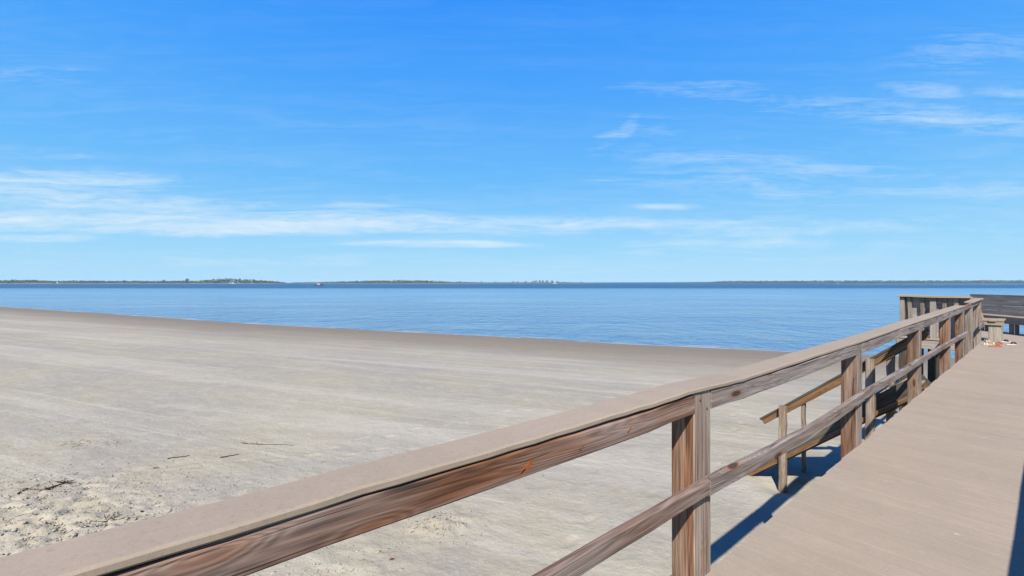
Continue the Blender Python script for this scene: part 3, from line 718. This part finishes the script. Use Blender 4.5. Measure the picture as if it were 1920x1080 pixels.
# ---------------------------------------------------------------- far shore
def far_pt(px, dist, z=0.0): return Vector(((px - 960) / F * dist, dist, z))
def soil(name, c1, c2):
    m, t = new_mat(name); pos = t.n('ShaderNodeNewGeometry').outputs['Position']
    finish(t, t.mix(t.noise(pos, .01, 4, .6), c1, c2), .9); return m
m_bar = soil('far_sand', AV(150, 142, 130), AV(128, 122, 108)); m_marsh = soil('marsh', AV(96, 100, 70), AV(122, 114, 84))
def leafy(name, a, b):
    m, t = new_mat(name); pos = t.n('ShaderNodeNewGeometry').outputs['Position']
    finish(t, t.mix(t.mr(t.noise(pos, .12, 4, .7), .35, .65), a, b), .85); return m
m_wood = leafy('far_foliage', (.026, .042, .022), (.075, .10, .05)); m_wood2 = leafy('farther_foliage', (.03, .045, .03), (.065, .085, .055))
def strip(name, x0, x1, dist, depth, h, mat, label, n=80, taper=True):
    mb = MB(); vs = []; fs = []
    for i in range(n + 1):
        k = i / n; px = x0 + (x1 - x0) * k; tp = min(1, min(k, 1 - k) * 12) if taper else 1
        d0 = dist + 25 * math.sin(i * .7) + 18 * math.sin(i * 1.9)
        vs += [far_pt(px, d0, -.3), far_pt(px, d0 + 8, h * tp), far_pt(px, d0 + depth, h * tp * 1.2), far_pt(px, d0 + depth + 8, -.3)]
    for i in range(n):
        for j in range(3): fs.append((i * 4 + j, i * 4 + 4 + j, i * 4 + 5 + j, i * 4 + 1 + j))
    mb.poly(vs, fs); tag(mb.build(name, mat), label, kind='structure')
strip('island_shore', -120, 548, 1900, 260, 1.6, m_bar, 'low sandy shore of the island on the left')
strip('island_shore', 540, 1130, 2100, 260, 1.3, m_bar, 'low sandy shore of the island in the middle')
strip('mainland_shore', 1090, 2300, 3600, 300, 2.2, m_marsh, 'low distant shore on the right')
strip('sandbar', 1560, 2250, 930, 26, .45, m_bar, 'pale sandbar in front of the distant shore on the right')
strip('sandbar', 34, 112, 1500, 40, .6, m_bar, 'short pale sandbar in front of the left island')
strip('sandbar', 760, 900, 1700, 40, .8, m_bar, 'short pale sandbar in front of the middle island')
def woods(name, prof, dist, mat, label, depth=120, dens=1.0):
    mb = MB(); xs_ = [a for a, _ in prof]; hs = [b for _, b in prof]; mpp = dist / F
    n = int((xs_[-1] - xs_[0]) * 5 * dens)
    for i in range(n):
        px = random.uniform(xs_[0], xs_[-1]); h = 1.3 * float(np.interp(px, xs_, hs)) * mpp * random.uniform(.62, 1.06)
        if h < .6: continue
        d = dist + random.uniform(0, depth); r = random.uniform(2.2, 4.4) * dist / 2300
        zz = random.uniform(.1, 1) * h; c = far_pt(px, dist, 0) * 1; c = Vector((c.x * d / dist, d, 1.2 + max(1.2, zz - r * .7)))
        v, f = ico(c, r, min(r, zz) * .95); mb.poly(v, f)
    tag(mb.build(name, mat), label, kind='stuff')
woods('far_woods', [(-60, 5), (60, 5.2), (100, 3.6), (140, 4.2), (230, 4.0), (320, 3.8), (370, 4.2), (400, 6.2), (430, 8.2), (455, 6.8), (490, 5), (520, 2.8), (536, .8)], 2000, m_wood, 'dark evergreen woods along the left island')
woods('far_woods', [(548, .8), (600, 1.8), (640, 3), (700, 4.2), (760, 5.0), (800, 4.2), (850, 2.2), (900, 1.2), (960, 1.2), (1060, 1.6), (1100, .6)], 2200, m_wood, 'green scrubby woods along the middle island')
woods('far_woods', [(1100, .4), (1240, .8), (1330, 1.6), (1360, 3.4), (1600, 3.8), (1800, 4.2), (1960, 4.2), (2250, 4)], 3500, m_wood2, 'hazy blue green woods along the distant shore on the right', 200)
m_bark = plain('bark', (.05, .04, .03), .9)
def far_tree(px, dist, hpx, label, grp, spread=.38):
    mpp = dist / F; H = hpx * mpp + 1.3; b = far_pt(px, dist, 1.2)
    t_ = thing('tree', label, 'tree', b, grp)
    mb = MB(); mb.cyl(b, b + Vector((0, 0, H * .7)), H * .035, H * .015, 7)
    for k in range(4):
        a = k * 1.7; mb.cyl(b + Vector((0, 0, H * (.4 + .08 * k))), b + Vector((math.cos(a) * H * .2, math.sin(a) * H * .2, H * (.6 + .08 * k))), H * .014, H * .006, 5)
    mb.build('trunk', m_bark, t_)
    cb = MB()
    for k in range(26):
        a = random.uniform(0, 6.28); zz = random.uniform(.38, 1); rr = H * spread * math.sin(math.pi * min(1, (zz - .25) / .85)) * random.random() ** .5
        v, f = ico(b + Vector((math.cos(a) * rr, math.sin(a) * rr, zz * H)), H * random.uniform(.09, .17), H * random.uniform(.06, .12)); cb.poly(v, f)
    cb.build('crown', m_wood, t_)
far_tree(351, 1980, 7.6, 'lone tall tree standing above the woods of the left island', None, .42)
far_tree(307, 1980, 5.2, 'small tree rising from the left island, left of the lone tall one', None)
for px in (862, 884, 905, 928, 963, 972, 985, 998, 1004, 1012, 1019, 1027, 1036, 1044, 1058, 1092):
    far_tree(px + random.uniform(-2, 2), 2080, random.uniform(3.2, 5.2) if 990 < px < 1050 else random.uniform(2.2, 3.4), 'small dark tree on the low right end of the middle island', 'scattered trees on the middle island', .5)

# ---------------------------------------------------------------- boats, far houses
hull_red = plain('red_hull', AV(120, 58, 50)); white_p = plain('white_paint', (.42, .43, .44), .5); dark_g = plain('dark_glass', (.03, .04, .05), .15); roof_m = plain('roof_grey', AV(120, 112, 108))
def boat(px, dist, L, hull_m, label, kind, rz=0.0):
    b = far_pt(px, dist, 0); t_ = thing('boat', label, 'boat', b)
    ca, sa = math.cos(rz), math.sin(rz); T = lambda u, v, z: b + Vector((ca * u - sa * v, sa * u + ca * v, z))
    hb = MB(); n = 10; vs = []; fs = []
    for i in range(n + 1):
        k = i / n; wd = L * .14 * (1 - max(0, (k - .55) / .45) ** 2); top = L * (.075 + .07 * max(0, k - .3) ** 2 * 2)
        u = (k - .5) * L
        vs += [T(u - .02 * L, 0, -L * .03), T(u, -wd * .8, 0), T(u + .02 * L * k, -wd, top), T(u + .02 * L * k, wd, top), T(u, wd * .8, 0)]
    for i in range(n):
        for j in range(5): fs.append((i * 5 + j, i * 5 + (j + 1) % 5, i * 5 + 5 + (j + 1) % 5, i * 5 + 5 + j))
    fs += [(4, 3, 2, 1, 0), tuple(n * 5 + j for j in range(5))]
    hb.poly(vs, fs).build('hull', hull_m, t_)
    if kind != 'sail':
        cbn = MB().box(T(.05 * L, 0, L * .15), L * .26, L * .18, L * .14, rz).build('cabin', white_p, t_)
        MB().box(T(.05 * L, 0, L * .175), L * .265, L * .185, L * .04, rz).build('window', dark_g, cbn if False else t_)
    if kind == 'trawler':
        MB().cyl(T(-.08 * L, 0, L * .1), T(-.08 * L, 0, L * .52), L * .012, L * .008, 8).build('mast', white_p, t_)
        MB().cyl(T(-.08 * L, 0, L * .2), T(-.35 * L, 0, L * .42), L * .008, L * .006, 8).build('boom', white_p, t_)
    if kind == 'motor': MB().box(T(.02 * L, 0, L * .26), L * .16, L * .14, L * .07, rz).build('flybridge', white_p, t_)
    if kind == 'sail':
        MB().cyl(T(.02 * L, 0, L * .08), T(.02 * L, 0, L * 1.3), L * .012, L * .008, 8).build('mast', white_p, t_)
        MB().poly([T(0, 0, L * .2), T(-.42 * L, .02 * L, L * .2), T(0, 0, L * 1.22), T(0, .02, L * .2), T(-.42 * L, .02 * L + .02, L * .2), T(0, .02, L * 1.22)], [(0, 1, 2), (5, 4, 3), (0, 3, 4, 1), (1, 4, 5, 2), (2, 5, 3, 0)]).build('sail', white_p, t_)
boat(597, 620, 12.5, hull_red, 'dark red fishing boat with a mast, alone in front of the left islands', 'trawler', .12)
boat(1040, 1450, 15, white_p, 'white motor boat in front of the scattered trees of the middle island', 'motor', -.1)
boat(436, 1500, 19, white_p, 'low white boat in front of the woods of the left island', 'motor', .05)
boat(108, 1480, 7.5, white_p, 'white sailing boat beside the short sandbar at far left', 'sail', .3)
boat(1571, 1250, 7, white_p, 'tiny white boat by the left end of the sandbar on the right', 'motor', .2)
def house(px, wdt, h, label):
    b = far_pt(px, 3560, 2.2); t_ = thing('house', label, 'house', b, 'white houses on the distant shore')
    MB().box(b + Vector((0, 0, h / 2)), wdt, 12, h).build('wall', white_p, t_)
    x, y, z = b.x, b.y, b.z + h + .01; a = wdt / 2 + 1
    MB().poly([(x - a, y - 7, z), (x + a, y - 7, z), (x + a, y + 7, z), (x - a, y + 7, z), (x - a * .8, y, z + 4), (x + a * .8, y, z + 4)], [(3, 2, 1, 0), (0, 1, 5, 4), (2, 3, 4, 5), (1, 2, 5), (3, 0, 4)]).build('roof', roof_m, t_)
    for k in (-.3, 0, .3): MB().box((x + k * wdt, y - 6.03, b.z + h * .55), wdt * .12, .1, h * .3).build('window', dark_g, t_)
house(1799, 18, 9, 'smaller white house, left of the pair on the distant shore'); house(1807, 26, 13, 'larger white house, right of the pair on the distant shore')

# ---------------------------------------------------------------- haze over the far water and shores
hz_ = MB()
hz_.box((0, 1800, 24.5), 14400, 8800, 55)
m, t = new_mat('haze_air'); t.t.nodes.clear()
v = t.n('ShaderNodeVolumePrincipled', {'Color': (.62, .80, 1.0), 'Density': 4.5e-5, 'Anisotropy': 0.0})
t.n('ShaderNodeOutputMaterial', {'Volume': v})
ho = hz_.build('haze', m); tag(ho, 'thin blue sea haze softening the far shores', kind='stuff')
